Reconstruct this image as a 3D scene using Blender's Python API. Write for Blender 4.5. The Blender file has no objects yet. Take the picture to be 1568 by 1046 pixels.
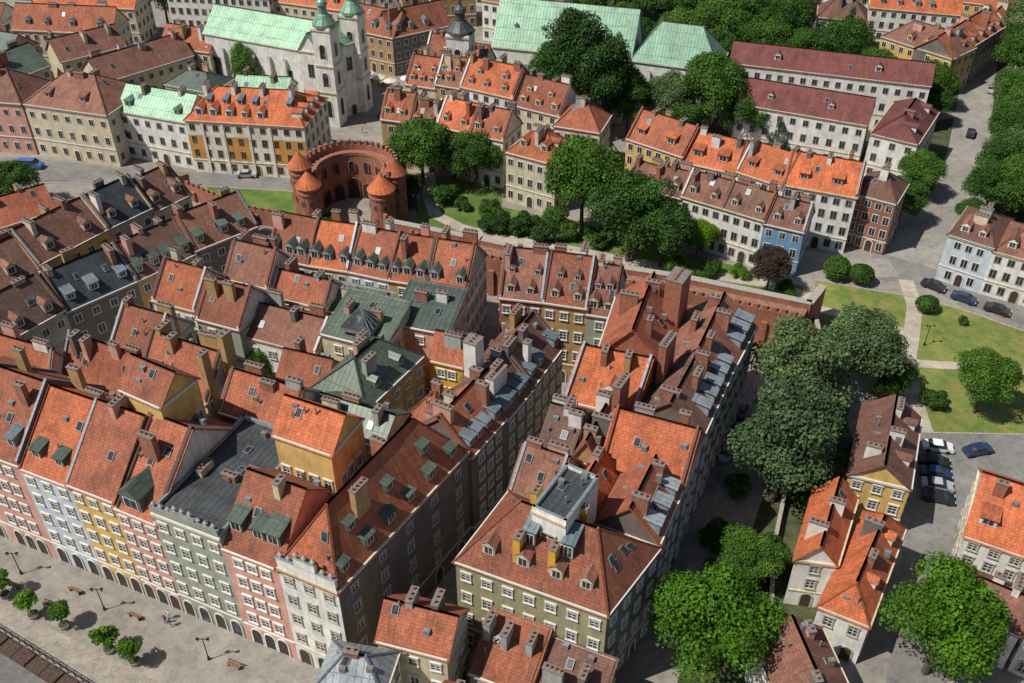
import bpy, math, random
import numpy as np
from mathutils import Vector, Matrix
V=Vector
SC=bpy.context.scene
COL=SC.collection
# ------------------------------------------------------------------ materials
def new_mat(name):
    m=bpy.data.materials.new(name);m.use_nodes=True
    nt=m.node_tree;b=nt.nodes['Principled BSDF'];return m,nt,b
def N(nt,t,**k):
    n=nt.nodes.new(t)
    for a,v in k.items(): setattr(n,a,v)
    return n
def mixc(nt,kind,fac,a,b):
    n=N(nt,'ShaderNodeMix');n.data_type='RGBA';n.blend_type=kind
    for s,v in ((0,fac),(6,a),(7,b)):
        if hasattr(v,'is_linked'): nt.links.new(v,n.inputs[s])
        else: n.inputs[s].default_value=v if s==0 else (v[0],v[1],v[2],1)
    return n.outputs[2]
def noise(nt,vec,scale,detail=4,rough=.6):
    n=N(nt,'ShaderNodeTexNoise');n.inputs['Scale'].default_value=scale;n.inputs['Detail'].default_value=detail;n.inputs['Roughness'].default_value=rough
    if vec is not None: nt.links.new(vec,n.inputs['Vector'])
    return n.outputs['Fac']
def ramp(nt,fac,stops):
    n=N(nt,'ShaderNodeValToRGB');e=n.color_ramp.elements
    while len(e)<len(stops): e.new(.5)
    for i,(p,c) in enumerate(stops):
        e[i].position=p
        e[i].color=(c,c,c,1) if not isinstance(c,(tuple,list)) else (c[0],c[1],c[2],1)
    nt.links.new(fac,n.inputs[0]);return n.outputs[0]
CACHE={};FOOT=[]
RC=dict(o=(.54,.155,.06),r=(.37,.122,.062),b=(.26,.12,.083),p=(.19,.06,.055),d=(.20,.11,.08),
        g=(.095,.13,.10),m=(.20,.37,.25),k=(.06,.068,.075),s=(.27,.31,.34),l=(.17,.22,.25))
WC=dict(w=(.74,.72,.66),c=(.62,.54,.38),y=(.66,.44,.15),pk=(.62,.33,.26),gr=(.33,.35,.28),gy=(.38,.38,.36),bl=(.15,.29,.47),
        br=(.32,.13,.08),ol=(.33,.30,.17),lb=(.55,.60,.64),dk=(.17,.145,.125),oc=(.42,.27,.12),ye=(.68,.40,.04),og=(.62,.30,.08))  # dk also puts shade into the colour of side and street walls
def roofm(c):
    if ('R',c) in CACHE: return CACHE[('R',c)]
    m,nt,b=new_mat('roof_'+c);col=RC[c];tile=c in 'orbpd'
    uv=N(nt,'ShaderNodeUVMap').outputs[0]
    geo=N(nt,'ShaderNodeTexCoord').outputs['Object']
    br=N(nt,'ShaderNodeTexBrick');nt.links.new(uv,br.inputs['Vector'])
    br.inputs['Scale'].default_value=1
    if tile:
        br.inputs['Brick Width'].default_value=.24;br.inputs['Row Height'].default_value=.36;br.inputs['Mortar Size'].default_value=.03;br.inputs['Mortar Smooth'].default_value=.4
        br.inputs['Color1'].default_value=(1.14,1.1,1.08,1);br.inputs['Color2'].default_value=(.8,.79,.79,1);br.inputs['Mortar'].default_value=(.6,.57,.56,1)
    else:
        br.inputs['Brick Width'].default_value=.75;br.inputs['Row Height'].default_value=3.0;br.inputs['Mortar Size'].default_value=.05;br.offset=0.0
        br.inputs['Color1'].default_value=(1.05,1.05,1.05,1);br.inputs['Color2'].default_value=(.9,.9,.9,1);br.inputs['Mortar'].default_value=(.55,.55,.55,1)
    x=mixc(nt,'MULTIPLY',1.0,br.outputs['Color'],col)
    n1=ramp(nt,noise(nt,geo,.35,5,.65),[(.3,.62),(.5,.95),(.7,1.18)])
    x=mixc(nt,'MULTIPLY',1.0,x,n1)
    if tile:
        mp=N(nt,'ShaderNodeMapping');mp.inputs['Scale'].default_value=(1.6,.13,1);nt.links.new(uv,mp.inputs[0])
        x=mixc(nt,'MULTIPLY',.85,x,ramp(nt,noise(nt,mp.outputs[0],1.3,5,.75),[(.34,(.58,.6,.6)),(.5,(.98,.97,.96)),(.66,(1.18,1.12,1.08))]))
    n3=ramp(nt,noise(nt,geo,2.2,4,.7),[(.35,.72),(.6,1.12)])
    x=mixc(nt,'MULTIPLY',.8,x,n3)
    n2=ramp(nt,noise(nt,geo,.9,6,.75),[(.55,0),(.72,.55)])
    x=mixc(nt,'MIX',n2,x,tuple(v*.45+.05 for v in col) if tile else tuple(v*.6+.06 for v in col))
    oi=N(nt,'ShaderNodeObjectInfo').outputs['Random']
    x=mixc(nt,'MULTIPLY',1.0,x,ramp(nt,oi,[(0,(.66,.70,.74)),(.5,(.95,.93,.92)),(1,(1.2,1.16,1.1))]))
    nt.links.new(x,b.inputs['Base Color'])
    b.inputs['Roughness'].default_value=.8 if tile else .5
    if not tile: b.inputs['Metallic'].default_value=.15
    bp=N(nt,'ShaderNodeBump');bp.inputs['Strength'].default_value=.5;bp.inputs['Distance'].default_value=.06
    nt.links.new(br.outputs['Fac'],bp.inputs['Height']);bp.invert=True
    nt.links.new(bp.outputs[0],b.inputs['Normal'])
    CACHE[('R',c)]=m;return m
def wallm(c):
    key=('W',c)
    if key in CACHE: return CACHE[key]
    col=(WC.get(c) or RC[c]) if isinstance(c,str) else c
    m,nt,b=new_mat('plaster' if c!='br' else 'brick')
    tc=N(nt,'ShaderNodeTexCoord').outputs['Object']
    mp=N(nt,'ShaderNodeMapping');mp.inputs['Scale'].default_value=(1,1,.18);nt.links.new(tc,mp.inputs[0])
    st=ramp(nt,noise(nt,mp.outputs[0],1.6,5,.7),[(.3,.68),(.6,1.04)])
    x=mixc(nt,'MULTIPLY',.8,col,st)
    x=mixc(nt,'MULTIPLY',.7,x,ramp(nt,noise(nt,tc,.5,4),[(.35,.75),(.65,1.08)]))
    if c=='br':
        x=mixc(nt,'MULTIPLY',1,x,ramp(nt,noise(nt,tc,5,3,.8),[(.35,.65),(.65,1.35)]))
    nt.links.new(x,b.inputs['Base Color']);b.inputs['Roughness'].default_value=.9
    CACHE[key]=m;return m
def plain(name,col,rough=.6,metal=0,var=.35,sc=3):
    if name in CACHE: return CACHE[name]
    m,nt,b=new_mat(name)
    tc=N(nt,'ShaderNodeTexCoord').outputs['Object']
    x=mixc(nt,'MULTIPLY',1,col,ramp(nt,noise(nt,tc,sc,4),[(.3,1-var),(.7,1+var*.4)]))
    nt.links.new(x,b.inputs['Base Color']);b.inputs['Roughness'].default_value=rough;b.inputs['Metallic'].default_value=metal
    CACHE[name]=m;return m
def glassm():
    m,nt,b=new_mat('window_glass')
    tc=N(nt,'ShaderNodeTexCoord').outputs['Object']
    x=ramp(nt,noise(nt,tc,.9,2),[(.45,(.018,.022,.028)),(.62,(.05,.055,.06)),(.7,(.16,.15,.13))])
    nt.links.new(x,b.inputs['Base Color']);b.inputs['Roughness'].default_value=.3
    b.inputs['Specular IOR Level'].default_value=.35
    return m
def leafm(name,c,c2,tr=.25):
    m,nt,b=new_mat(name)
    g=N(nt,'ShaderNodeNewGeometry').outputs['Random Per Island']
    tc=N(nt,'ShaderNodeTexCoord').outputs['Object']
    x=mixc(nt,'MIX',g,c,c2)
    x=mixc(nt,'MULTIPLY',1,x,ramp(nt,noise(nt,tc,.45,3),[(.35,.6),(.65,1.3)]))
    x=mixc(nt,'MULTIPLY',1,x,ramp(nt,N(nt,'ShaderNodeObjectInfo').outputs['Random'],[(0,(.66,.72,.72)),(1,(1.25,1.14,1.0))]))
    nt.links.new(x,b.inputs['Base Color']);b.inputs['Roughness'].default_value=.6
    b.inputs['Specular IOR Level'].default_value=.25
    t=N(nt,'ShaderNodeBsdfTranslucent');nt.links.new(x,t.inputs[0])
    ms=N(nt,'ShaderNodeMixShader');ms.inputs[0].default_value=tr
    nt.links.new(b.outputs[0],ms.inputs[1]);nt.links.new(t.outputs[0],ms.inputs[2])
    nt.links.new(ms.outputs[0],nt.nodes['Material Output'].inputs[0]);return m
GL=glassm()
FR=plain('window_frame_paint',(.62,.6,.54),.6,0,.2)
FRD=plain('window_surround_stone',(.42,.39,.33),.8,0,.25)
DOOR=plain('door_wood',(.06,.04,.03),.6)
LEAD=plain('lead_flashing',(.24,.27,.29),.5,.2,.4)
CAP=plain('chimney_cap',(.20,.17,.15),.9)
POT=plain('chimney_pot',(.25,.09,.05),.9)
STONE=plain('stone',(.36,.33,.28),.9)
IRON=plain('cast_iron',(.03,.03,.032),.5,.4)
# ------------------------------------------------------------------ mesh builder
class MB:
    def __init__(s): s.v=[];s.f=[];s.m=[];s.uv=[];s.mats=[]
    def mi(s,mat):
        if mat not in s.mats: s.mats.append(mat)
        return s.mats.index(mat)
    def face(s,pts,mat,uv=False):
        i=len(s.v);s.v+= [tuple(p) for p in pts];s.f.append(tuple(range(i,i+len(pts))));s.m.append(s.mi(mat))
        if uv:
            p0=V(pts[0]);e1=(V(pts[1])-p0)
            if e1.length<1e-5: e1=V((1,0,0))
            e1.normalize();n=e1.cross(V(pts[-1])-p0)
            if n.length<1e-6: n=V((0,0,1))
            n.normalize();e2=n.cross(e1)
            s.uv.append([((V(p)-p0).dot(e1)+100,(V(p)-p0).dot(e2)+100) for p in pts])
        else: s.uv.append([(0,0)]*len(pts))
    def box(s,o,x,y,z,mat,top=None,bot=False):
        o=V(o);x=V(x);y=V(y);z=V(z)
        if x.cross(y).dot(z)<0: x,y=y,x
        a,b,c,d=o,o+x,o+x+y,o+y
        s.face([a,b,b+z,a+z],mat);s.face([b,c,c+z,b+z],mat);s.face([c,d,d+z,c+z],mat);s.face([d,a,a+z,d+z],mat)
        s.face([a+z,b+z,c+z,d+z],top or mat,True)
        if bot: s.face([d,c,b,a],mat)
    def cyl(s,c,r,h,mat,n=12,r2=None,cap=True):
        r2=r if r2 is None else r2;c=V(c)
        P=[(math.cos(2*math.pi*i/n),math.sin(2*math.pi*i/n)) for i in range(n)]
        for i in range(n):
            a=P[i];b=P[(i+1)%n]
            lo=[c+V((a[0]*r,a[1]*r,0)),c+V((b[0]*r,b[1]*r,0))]
            if r2>1e-4: s.face([lo[0],lo[1],c+V((b[0]*r2,b[1]*r2,h)),c+V((a[0]*r2,a[1]*r2,h))],mat,True)
            else: s.face([lo[0],lo[1],c+V((0,0,h))],mat,True)
        if cap and r2>1e-4: s.face([c+V((p[0]*r2,p[1]*r2,h)) for p in P],mat,True)
    def obj(s,name,parent=None):
        me=bpy.data.meshes.new(name);me.from_pydata(s.v,[],s.f)
        for mt in s.mats: me.materials.append(mt)
        me.polygons.foreach_set('material_index',s.m)
        ul=me.uv_layers.new(name='UVMap');fl=[c for f in s.uv for p in f for c in p]
        ul.data.foreach_set('uv',fl)
        me.update()
        ob=bpy.data.objects.new(name,me);COL.objects.link(ob)
        if parent: ob.parent=parent
        return ob
def empty(name,loc=(0,0,0)):
    e=bpy.data.objects.new(name,None);e.location=loc;e.empty_display_size=1;COL.objects.link(e);return e
Z=V((0,0,1))
def v3(p,z=0): return V((p[0],p[1],z))
def lerp(a,b,t): return a+(b-a)*t
def window(mb,c,al,n,w,h,lod,frm):
    if lod:
        mb.box(c-al*(w/2+.13)-Z*.13,al*(w+.26),n*.07,Z*(h+.26),frm)
        g=n*.085
        mb.face([c-al*w/2+g,c-al*.04+g,c-al*.04+Z*h+g,c-al*w/2+Z*h+g],GL)
        mb.face([c+al*.04+g,c+al*w/2+g,c+al*w/2+Z*h+g,c+al*.04+Z*h+g],GL)
        return
    t=.14
    mb.box(c-al*(w/2+t),al*t,n*.14,Z*h,frm);mb.box(c+al*w/2,al*t,n*.14,Z*h,frm)
    mb.box(c-al*(w/2+t+.05)+Z*h,al*(w+2*t+.1),n*.2,Z*.2,frm)
    mb.box(c-al*(w/2+t+.05)-Z*.12,al*(w+2*t+.1),n*.24,Z*.12,frm)
    g=n*.02
    mb.face([c-al*w/2+g,c+al*w/2+g,c+al*w/2+Z*h+g,c-al*w/2+Z*h+g],GL)
    mb.box(c-al*.045+n*.02,al*.09,n*.05,Z*h,FR)
    for k in (.33,.66): mb.box(c-al*w/2+Z*h*k+n*.02,al*w,n*.045,Z*.06,FR)
    mb.box(c-al*w/2+n*.02,al*.06,n*.045,Z*h,FR);mb.box(c+al*(w/2-.06)+n*.02,al*.06,n*.045,Z*h,FR)
def arch(mb,c,al,n,w,h,mat,frm):
    R=w/2;pts=[];out=[]
    for i in range(9):
        a=math.pi*i/8
        pts.append(c+al*(math.cos(a)*R)+Z*(h-R+math.sin(a)*R));out.append(c+al*(math.cos(a)*(R+.2))+Z*(h-R+math.sin(a)*(R+.2)))
    f=[c-al*R,c+al*R]+pts
    mb.face([p+n*.03 for p in f],mat)
    ring_in=[c+al*R]+pts+[c-al*R];ring_out=[c+al*(R+.2)]+out+[c-al*(R+.2)]
    for i in range(len(ring_in)-1):
        a,b,d,e=ring_in[i],ring_out[i],ring_out[i+1],ring_in[i+1]
        mb.face([a+n*.12,b+n*.12,d+n*.12,e+n*.12],frm);mb.face([a,a+n*.12,e+n*.12,e],frm);mb.face([b+n*.12,b,d,d+n*.12],frm)
def dormer(mb,p,al,out,k,w,h,style,wm,rm,frm=None):
    L=h/k+.4
    mb.box(p-al*w/2-Z*.3,al*w,-out*L,Z*(h+.3),wm)
    window(mb,p+Z*.22,al,out,w*.6,h*.66,True,frm or FR)
    if style=='g':
        rh=w*.42;e=.18
        a=p+out*.2-al*(w/2+e)+Z*(h-.05);b=p+out*.2+al*(w/2+e)+Z*(h-.05);r=p+out*.2+Z*(h+rh)
        L2=(h+rh)/k+.5;bk=-out*(L2+.2)
        mb.face([a,r,r+bk,a+bk],rm,True);mb.face([r,b,b+bk,r+bk],rm,True)
        q=V((0,0,-.1));mb.face([a+q,b+q,r+q*.5],wm)
        mb.face([a+q,a,r,r+q],rm);mb.face([r+q,r,b,b+q],rm)
    else:
        e=.15;t=.12
        a=p+out*.25-al*(w/2+e)+Z*h;x=al*(w+2*e);y=-out*(L+.5)+Z*(L*.22)
        mb.box(a,x,y,Z*t,rm,rm,True)
def chimney(mb,x,y,z0,z1,w,d,ang,mat,pots=True):
    al=V((math.cos(ang),math.sin(ang),0));n=V((-al.y,al.x,0));c=V((x,y,z0))
    mb.box(c-al*w/2-n*d/2,al*w,n*d,Z*(z1-z0),mat)
    mb.box(c-al*(w/2+.08)-n*(d/2+.08)+Z*(z1-z0),al*(w+.16),n*(d+.16),Z*.14,CAP,bot=True)
    if pots:
        k=max(1,int(w/.55))
        for i in range(k):
            mb.cyl(c+al*((i+.5)/k-.5)*w+Z*(z1-z0+.14),.13,.35,POT,6)
def building(name,A,B,d=None,z=10,rt='gx',rise=4,w='c',r='r',fl=4,sides='ab',C=None,D=None,z0=0,dorm=None,chim=2,fire=0,
             sky=1,shop=False,frm=None,ws=2.3,ww=1.0,wh=1.55,cornice=True,chm=None,over=.3,hipk=.9,parent=None,lod=None,fcol=None,sw=None,wsb=None):
    A=V((A[0],A[1],0));B=V((B[0],B[1],0))
    u=(B-A).normalized();nn=V((-u.y,u.x,0))
    if C is None:
        C=B+nn*d;D=A+nn*d
    else:
        C=v3(C);D=v3(D) if D else A+(C-B)
    rnd=random.Random(int((A.x*13+A.y*7)*10))
    Q=[A,B,C,D];cen=(A+B+C+D)/4
    if lod is None: lod=cen.length>135
    root=parent or empty(name)
    W=MB();wm=wallm(w);frm=frm or (FR if w not in('w',) else FRD)
    zz=Z*z;b0=Z*z0
    FOOT.append([(q.x,q.y) for q in Q])
    for i in range(4): W.face([Q[i]+b0,Q[(i+1)%4]+b0,Q[(i+1)%4]+zz,Q[i]+zz],wallm(sw) if (sw and i) else wm)  # walls other than the front take a darker colour to deepen their shade
    R=MB();rm=roofm(r)
    if rt in('gy','hipy'): R0=(A+B)/2;R1=(D+C)/2
    else: R0=(A+D)/2;R1=(B+C)/2
    top=Z*(z+rise);hip=rt.startswith('hip')
    L=(R1-R0).length;ru=(R1-R0).normalized()
    width=((C-B).length+(D-A).length)/2 if rt not in('gy','hipy') else ((B-A).length+(C-D).length)/2
    if hip:
        ins=min(width*.5*hipk,L*.47);R0=R0+ru*ins;R1=R1-ru*ins
    ov=over
    def outn(p,q):
        t=(q-p).normalized();return V((t.y,-t.x,0))
    nA=[outn(Q[i],Q[(i+1)%4]) for i in range(4)]
    E=[]
    for i in range(4):
        n1=nA[i-1];n2=nA[i]
        E.append(Q[i]+(n1+n2)/(max(.5,1+n1.dot(n2)))*ov)
    drop=Z*(z-ov*rise/max(1,width/2)) if rt!='flat' else zz
    Ez=[e+drop for e in E]
    planes={}
    if rt=='flat':
        R.face([q+Z*(z-.05) for q in Q],rm,True)
        for i in range(4):
            p,q=Q[i],Q[(i+1)%4];n=-nA[i]
            W.box(p+zz-n*.02,(q-p),n*.35,Z*.5,wm,LEAD)
        planes['a']=(A+zz,B+zz,C+zz,D+zz)
    elif rt=='mono':
        a,b=Ez[0],Ez[1];c=E[2]+top;dd=E[3]+top
        R.face([a,b,c,dd],rm,True)
        W.face([B+zz,C+zz,C+top],wm);W.face([D+zz,A+zz,D+top],wm);W.face([C+zz,D+zz,D+top,C+top],wm)
        planes['a']=(A+zz,B+zz,C+top,D+top)
    else:
        r0=R0+top;r1=R1+top
        if not hip: r0=r0-ru*ov;r1=r1+ru*ov
        if rt in('gy','hipy'):
            R.face([Ez[1],Ez[2],r1,r0],rm,True);R.face([Ez[3],Ez[0],r0,r1],rm,True)
            planes['b']=(B+zz,C+zz,R1+top,R0+top);planes['d']=(D+zz,A+zz,R0+top,R1+top)
            if hip:
                R.face([Ez[0],Ez[1],r0],rm,True);R.face([Ez[2],Ez[3],r1],rm,True)
                planes['a']=(A+zz,B+zz,R0+top,R0+top)
            else:
                W.face([A+zz,B+zz,R0+top],wm);W.face([C+zz,D+zz,R1+top],wm)
        else:
            R.face([Ez[0],Ez[1],r1,r0],rm,True);R.face([Ez[2],Ez[3],r0,r1],rm,True)
            planes['a']=(A+zz,B+zz,R1+top,R0+top);planes['c']=(C+zz,D+zz,R0+top,R1+top)
            if hip:
                R.face([Ez[1],Ez[2],r1],rm,True);R.face([Ez[3],Ez[0],r0],rm,True)
                planes['b']=(B+zz,C+zz,R1+top,R1+top);planes['d']=(D+zz,A+zz,R0+top,R0+top)
            else:
                W.face([B+zz,C+zz,R1+top],wm);W.face([D+zz,A+zz,R0+top],wm)
        rc=plain('ridge_tile_'+r,tuple(v*.9 for v in RC[r]),.9)
        sd=V((-ru.y,ru.x,0))
        R.box(r0-sd*.14-Z*.05,(r1-r0),sd*.28,Z*.14,rc)
        if hip:
            for e,rr in ((Ez[0],r0),(Ez[1],r0 if rt=='hipy' else r1),(Ez[2],r1),(Ez[3],r1 if rt=='hipy' else r0)):
                dv=rr-e;s2=V((-dv.y,dv.x,0)).normalized()
                R.box(e-s2*.12,dv,s2*.24,Z*.12,rc)
    DT=MB()
    if fire and rt=='gx':
        fm=wallm(fcol or ('w' if rnd.random()<.15 else 'dk' if rnd.random()<.4 else 'gy'))
        for side,(p,q) in enumerate(((A,D),(B,C))):
            if not (fire>>side)&1: continue
            hh=.25+rnd.random()*.4;t=u*.3 if side==0 else -u*.3;capm=LEAD if rnd.random()<.35 else roofm(rnd.choice('bdr'))
            mid=(p+q)/2
            pr=[p+Z*(z-.5),q+Z*(z-.5),q+Z*(z+hh),mid+Z*(z+rise+hh),p+Z*(z+hh)]
            if side==0: pr2=[x+t for x in pr]
            else: pr2=pr;pr=[x+t for x in pr]
            ofs=(-u if side==0 else u)*.03
            pr=[x+ofs for x in pr] if side==0 else pr;pr2=pr2 if side==0 else [x+ofs for x in pr2]
            DT.face(pr[::-1],fm);DT.face(pr2,fm)
            for i in (2,3,):
                DT.face([pr[i],pr[i+1],pr2[i+1],pr2[i]],capm)
            DT.face([pr[4],pr[0],pr2[0],pr2[4]],fm);DT.face([pr[1],pr[2],pr2[2],pr2[1]],fm)
    WN=MB();fh=(z-z0)/fl
    idx={'a':0,'b':1,'c':2,'d':3}
    for sname in sides:
        i=idx[sname];p,q=Q[i],Q[(i+1)%4];ln=(q-p).length;al=(q-p).normalized();n=nA[i]
        ws_=ws if sname=='a' else (wsb or ws);nc=max(1,int((ln-.6)/ws_));sp=ln/nc if nc*ws_>ln*.75 else ws_
        m0=(ln-sp*(nc-1))/2
        for f in range(fl):
            for cidx in range(nc):
                c=p+al*(m0+sp*cidx)+Z*(z0+f*fh+fh*.28)
                if f==0 and z0==0:
                    if shop:
                        arch(WN,p+al*(m0+sp*cidx)+Z*.02,al,n,1.35,2.7,GL if cidx%2 else DOOR,frm)
                        continue
                    if cidx==nc//2:
                        arch(WN,p+al*(m0+sp*cidx)+Z*.02,al,n,1.2,2.4,DOOR,frm);continue
                h=wh*(1 if f<fl-1 or fl<3 else .8)
                window(WN,c,al,n,ww,min(h,fh*.6),lod,frm)
        if cornice:
            cm=frm if w!='w' else wallm('c')
            W.box(p+Z*(z-.38)-al*.05,al*(ln+.1),n*.24,Z*.33,cm,bot=True)
            if fl>2 and z0==0: W.box(p+Z*(z0+fh-.1),al*ln,n*.12,Z*.18,cm,bot=True)
    if dorm:
        for (pl,cnt,s,st,dw,dh,wmc,rmc) in dorm:
            if pl not in planes: continue
            e0,e1,t1,t0=planes[pl];al=(e1-e0).normalized();o=V((al.y,-al.x,0))
            run=abs(((t0+t1)/2-(e0+e1)/2).dot(o));k=(t0.z-e0.z)/max(run,.5)
            for j in range(cnt):
                t=(j+.5+(rnd.random()-.5)*.25)/cnt
                if cnt>2 and rnd.random()<.12: continue
                vs=.88+.24*rnd.random()
                P0=lerp(lerp(e0,e1,t),lerp(t0,t1,t),s)
                dormer(DT,P0,al,o,k,dw*vs,dh*vs,st,wallm(wmc),roofm(rmc))
    if sky and planes:
        for j in range(sky):
            pl=rnd.choice([k for k in planes if k in 'ab'] or list(planes));e0,e1,t1,t0=planes[pl]
            t=.15+.7*rnd.random();s=.25+.45*rnd.random()
            P0=lerp(lerp(e0,e1,t),lerp(t0,t1,t),s);al=(e1-e0).normalized()
            up=(lerp(t0,t1,t)-lerp(e0,e1,t)).normalized();n=al.cross(up)
            DT.box(P0-al*.42,al*.84,up*1.15,n*.14,LEAD);DT.face([P0-al*.34+up*.08+n*.15,P0+al*.34+up*.08+n*.15,P0+al*.34+up*1.07+n*.15,P0-al*.34+up*1.07+n*.15],GL)
    if planes and not lod:
        for j in range(rnd.randrange(2,6)):
            pl=rnd.choice(list(planes));e0,e1,t1,t0=planes[pl];t=.1+.8*rnd.random();q_=.3+.6*rnd.random()
            P0=lerp(lerp(e0,e1,t),lerp(t0,t1,t),q_)
            if rnd.random()<.6: DT.cyl(P0-Z*.2,.1,.9+rnd.random()*.4,LEAD,6)
            else: DT.box(P0-Z*.3,u*.7,nn*.5,Z*(.7+rnd.random()*.4),LEAD if rnd.random()<.5 else CAP)
    ang=math.atan2(ru.y,ru.x)
    for j in range(chim):
        t=(j+.15+.6*rnd.random())/chim;o=(rnd.random()-.5)*width*.45
        sd=V((-ru.y,ru.x,0));c=lerp(R0,R1,t)+sd*o
        hz=z+(rise if rt!='flat' else 0)+.2+rnd.random()*.9
        cm=wallm(chm or rnd.choice(['w','c','br','gy','br','oc','pk','dk']))
        if rnd.random()<.5: ww2,dd2=.7+rnd.random()*.5,1.3+rnd.random()*1.3
        else: ww2,dd2=1.2+rnd.random()*1.3,.7
        chimney(DT,c.x,c.y,z-.5,hz,dd2 if ww2<1.2 else ww2,.75,ang+(math.pi/2 if ww2<1.2 else 0),cm)
    W.obj('walls',root)
    ro=R.obj('roof',root)
    sm=ro.modifiers.new('thick','SOLIDIFY');sm.thickness=.16;sm.offset=-1
    if WN.v: WN.obj('windows',root)
    if DT.v: DT.obj('dormers_and_chimneys',root)
    return root,planes
def b(*a,**k): return building(*a,**k)
def row(name,pts,d,z,rt,rise,ws_,rs,fl,**k):
    for i in range(len(pts)-1):
        zz=z[i%len(z)] if isinstance(z,(list,tuple)) else z
        kk=dict(k)
        if 'dl' in kk:
            dl=kk.pop('dl');kk['dorm']=dl[i%len(dl)]
        sd=kk.pop('sides','a')
        if i==len(pts)-2 and 'b' not in sd: sd+='b'
        if i==0 and 'd' not in sd: sd+='d'
        building(name,pts[i],pts[i+1],d,zz,rt,rise,ws_[i%len(ws_)],rs[i%len(rs)],fl,sides=sd,**kk)
# ------------------------------------------------------------------ town
def dd(pl,n,s,st='g',w=1.2,h=1.4,wc='gy',rc='l'): return (pl,n,s,st,w,h,wc,rc)
D=[(-65.9,85.6),(-58.5,82.4),(-51.6,79.4),(-45.5,76.7),(-40.1,74.2),(-31.6,70.4),(-25,67.5),(-18.1,64.2)]
D0=(-74,89)
b('burgher_house',D0,D[0],15,17,'gx',7,'c','r',5,'a',shop=True,dorm=[dd('a',2,.18,'s')],fire=2)
b('burgher_house',D[0],D[1],15,17,'gx',7,'pk','r',5,'a',shop=True,dorm=[dd('a',2,.18,'s')],fire=2,ws=1.9)
b('burgher_house',D[1],D[2],15,16.7,'gx',7,'lb','o',5,'a',shop=True,dorm=[dd('a',2,.18,'s',1.5,1.2,'g','g')],fire=2,ws=1.9)
b('burgher_house',D[2],D[3],15,17,'gx',7,'y','r',5,'a',shop=True,fire=0,ws=1.9,chim=1)
b('burgher_house',D[3],D[4],17,16,'gx',7.5,'pk','r',5,'a',shop=True,fire=3,ws=1.7,sky=2,dorm=[dd('a',1,.05,'g',2.6,2.0,'g','g')],chim=1)
b('burgher_house',D[4],D[5],17,18,'flat',0,'gr','k',5,'a',shop=True,ws=1.8,chim=3,sky=3)
b('burgher_house',D[5],D[6],13,16.5,'gx',6,'pk','r',5,'a',shop=True,ws=1.8,dorm=[dd('a',3,.25,'s',1.7,1.5,'g','g')],frm=plain('white_trim',(.75,.72,.66),.7),chim=1)
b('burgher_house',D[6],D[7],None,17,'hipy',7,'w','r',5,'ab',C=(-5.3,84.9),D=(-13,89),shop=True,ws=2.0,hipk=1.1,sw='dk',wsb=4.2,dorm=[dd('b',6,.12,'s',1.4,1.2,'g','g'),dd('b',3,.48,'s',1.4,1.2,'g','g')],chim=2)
b('roof_lantern_house',(-45.7,86.4),(-40.1,83.3),6,25.5,'gx',3,'y','r',1,'abd',z0=17,ws=1.5,ww=.9,wh=1.5,chim=0)
b('roof_lantern_house',(-26.6,79.8),(-19.8,76.7),6.5,24.5,'gx',3.2,'y','o',1,'abd',z0=16,ws=1.6,ww=.9,wh=1.6,chim=0)
b('townhouse',(-25.5,90.5),(-16,86.5),7,16,'gx',2.5,'c','g',4,'ab',chim=3)
b('townhouse',(-37,92),(-27.5,88),8,17,'gx',4,'dk','r',4,'ab',chim=3,fire=3)
b('townhouse',(-49,98),(-39,93.5),9,17,'gx',5,'c','r',4,'ab',chim=4,chm='oc',fire=3)
b('townhouse',(-62,103.5),(-50,98),6.5,13.5,'gx',5,'pk','r',4,'ab',chim=4,fire=3,sky=3)
b('townhouse',(-76,105.5),(-63,100.5),6,13,'gx',5,'c','r',4,'ab',chim=3,fire=3)
Kp=[(-4.9,84.8),(-.7,91.8),(2.9,98.2),(7.1,106.5)]
row('townhouse',Kp,9,[16,15.5,16],'gx',4.5,['dk','dk','dk'],['r','d','b'],5,chim=3,fire=3,dorm=[dd('a',4,.15,'s',1.2,1.2,'s','l'),dd('c',2,.3,'g',1.2,1.3,'gy','b')],ws=2.0)  # dark wall colour holds the shade of the narrow street
b('townhouse',(-14,92.5),(-10,90),8,15,'hip',3,'c','r',4,'ab',chim=1)
b('townhouse',(-11.5,106),(-6.8,104.3),6,14,'gx',3,'ye','r',4,'ab',chim=1,ws=1.6)
Sp=[(-1.9,119.6),(4.5,118.4),(11,116.8),(14.9,115.8)]
row('townhouse',Sp,11,[15,15,14],'gx',5.5,['br','oc','gr'],['b','r','b'],4,chim=2,fire=3,dorm=[dd('a',2,.12,'g',1.3,1.4,'c','b'),dd('a',2,.5,'g',1.0,1.1,'gy','b')],ws=1.9)
Rp=[(-39.4,132.4),(-32.5,129.9),(-25.8,128.1),(-19.2,125.7),(-13.2,124.1),(-7.2,122.4)]
row('townhouse',Rp,11,14,'gx',5.2,['gy','c','lb','oc','w'],['r','o','r','o','r'],4,chim=2,fire=3,dorm=[dd('a',3,.15,'g',1.4,1.4,'gy','g')],ws=1.9)
b('townhouse',(-18.9,94.4),(-12.3,105.6),9,15,'hip',4,'oc','g',4,'abd',chim=3,dorm=[dd('a',2,.2,'g',1.2,1.2,'g','g')])
b('townhouse',(-17.4,113.1),(-9.2,110.5),8,15,'mono',2.5,'pk','g',4,'ab',chim=2,sky=3)
b('townhouse',(-27,110),(-18,106.5),9,15.5,'mono',2,'c','g',4,'abd',chim=2,sky=2)
b('townhouse',(-32.7,103.4),(-25.9,101.0),7,12,'gx',3.5,'w','r',3,'abd',chim=1)
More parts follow.
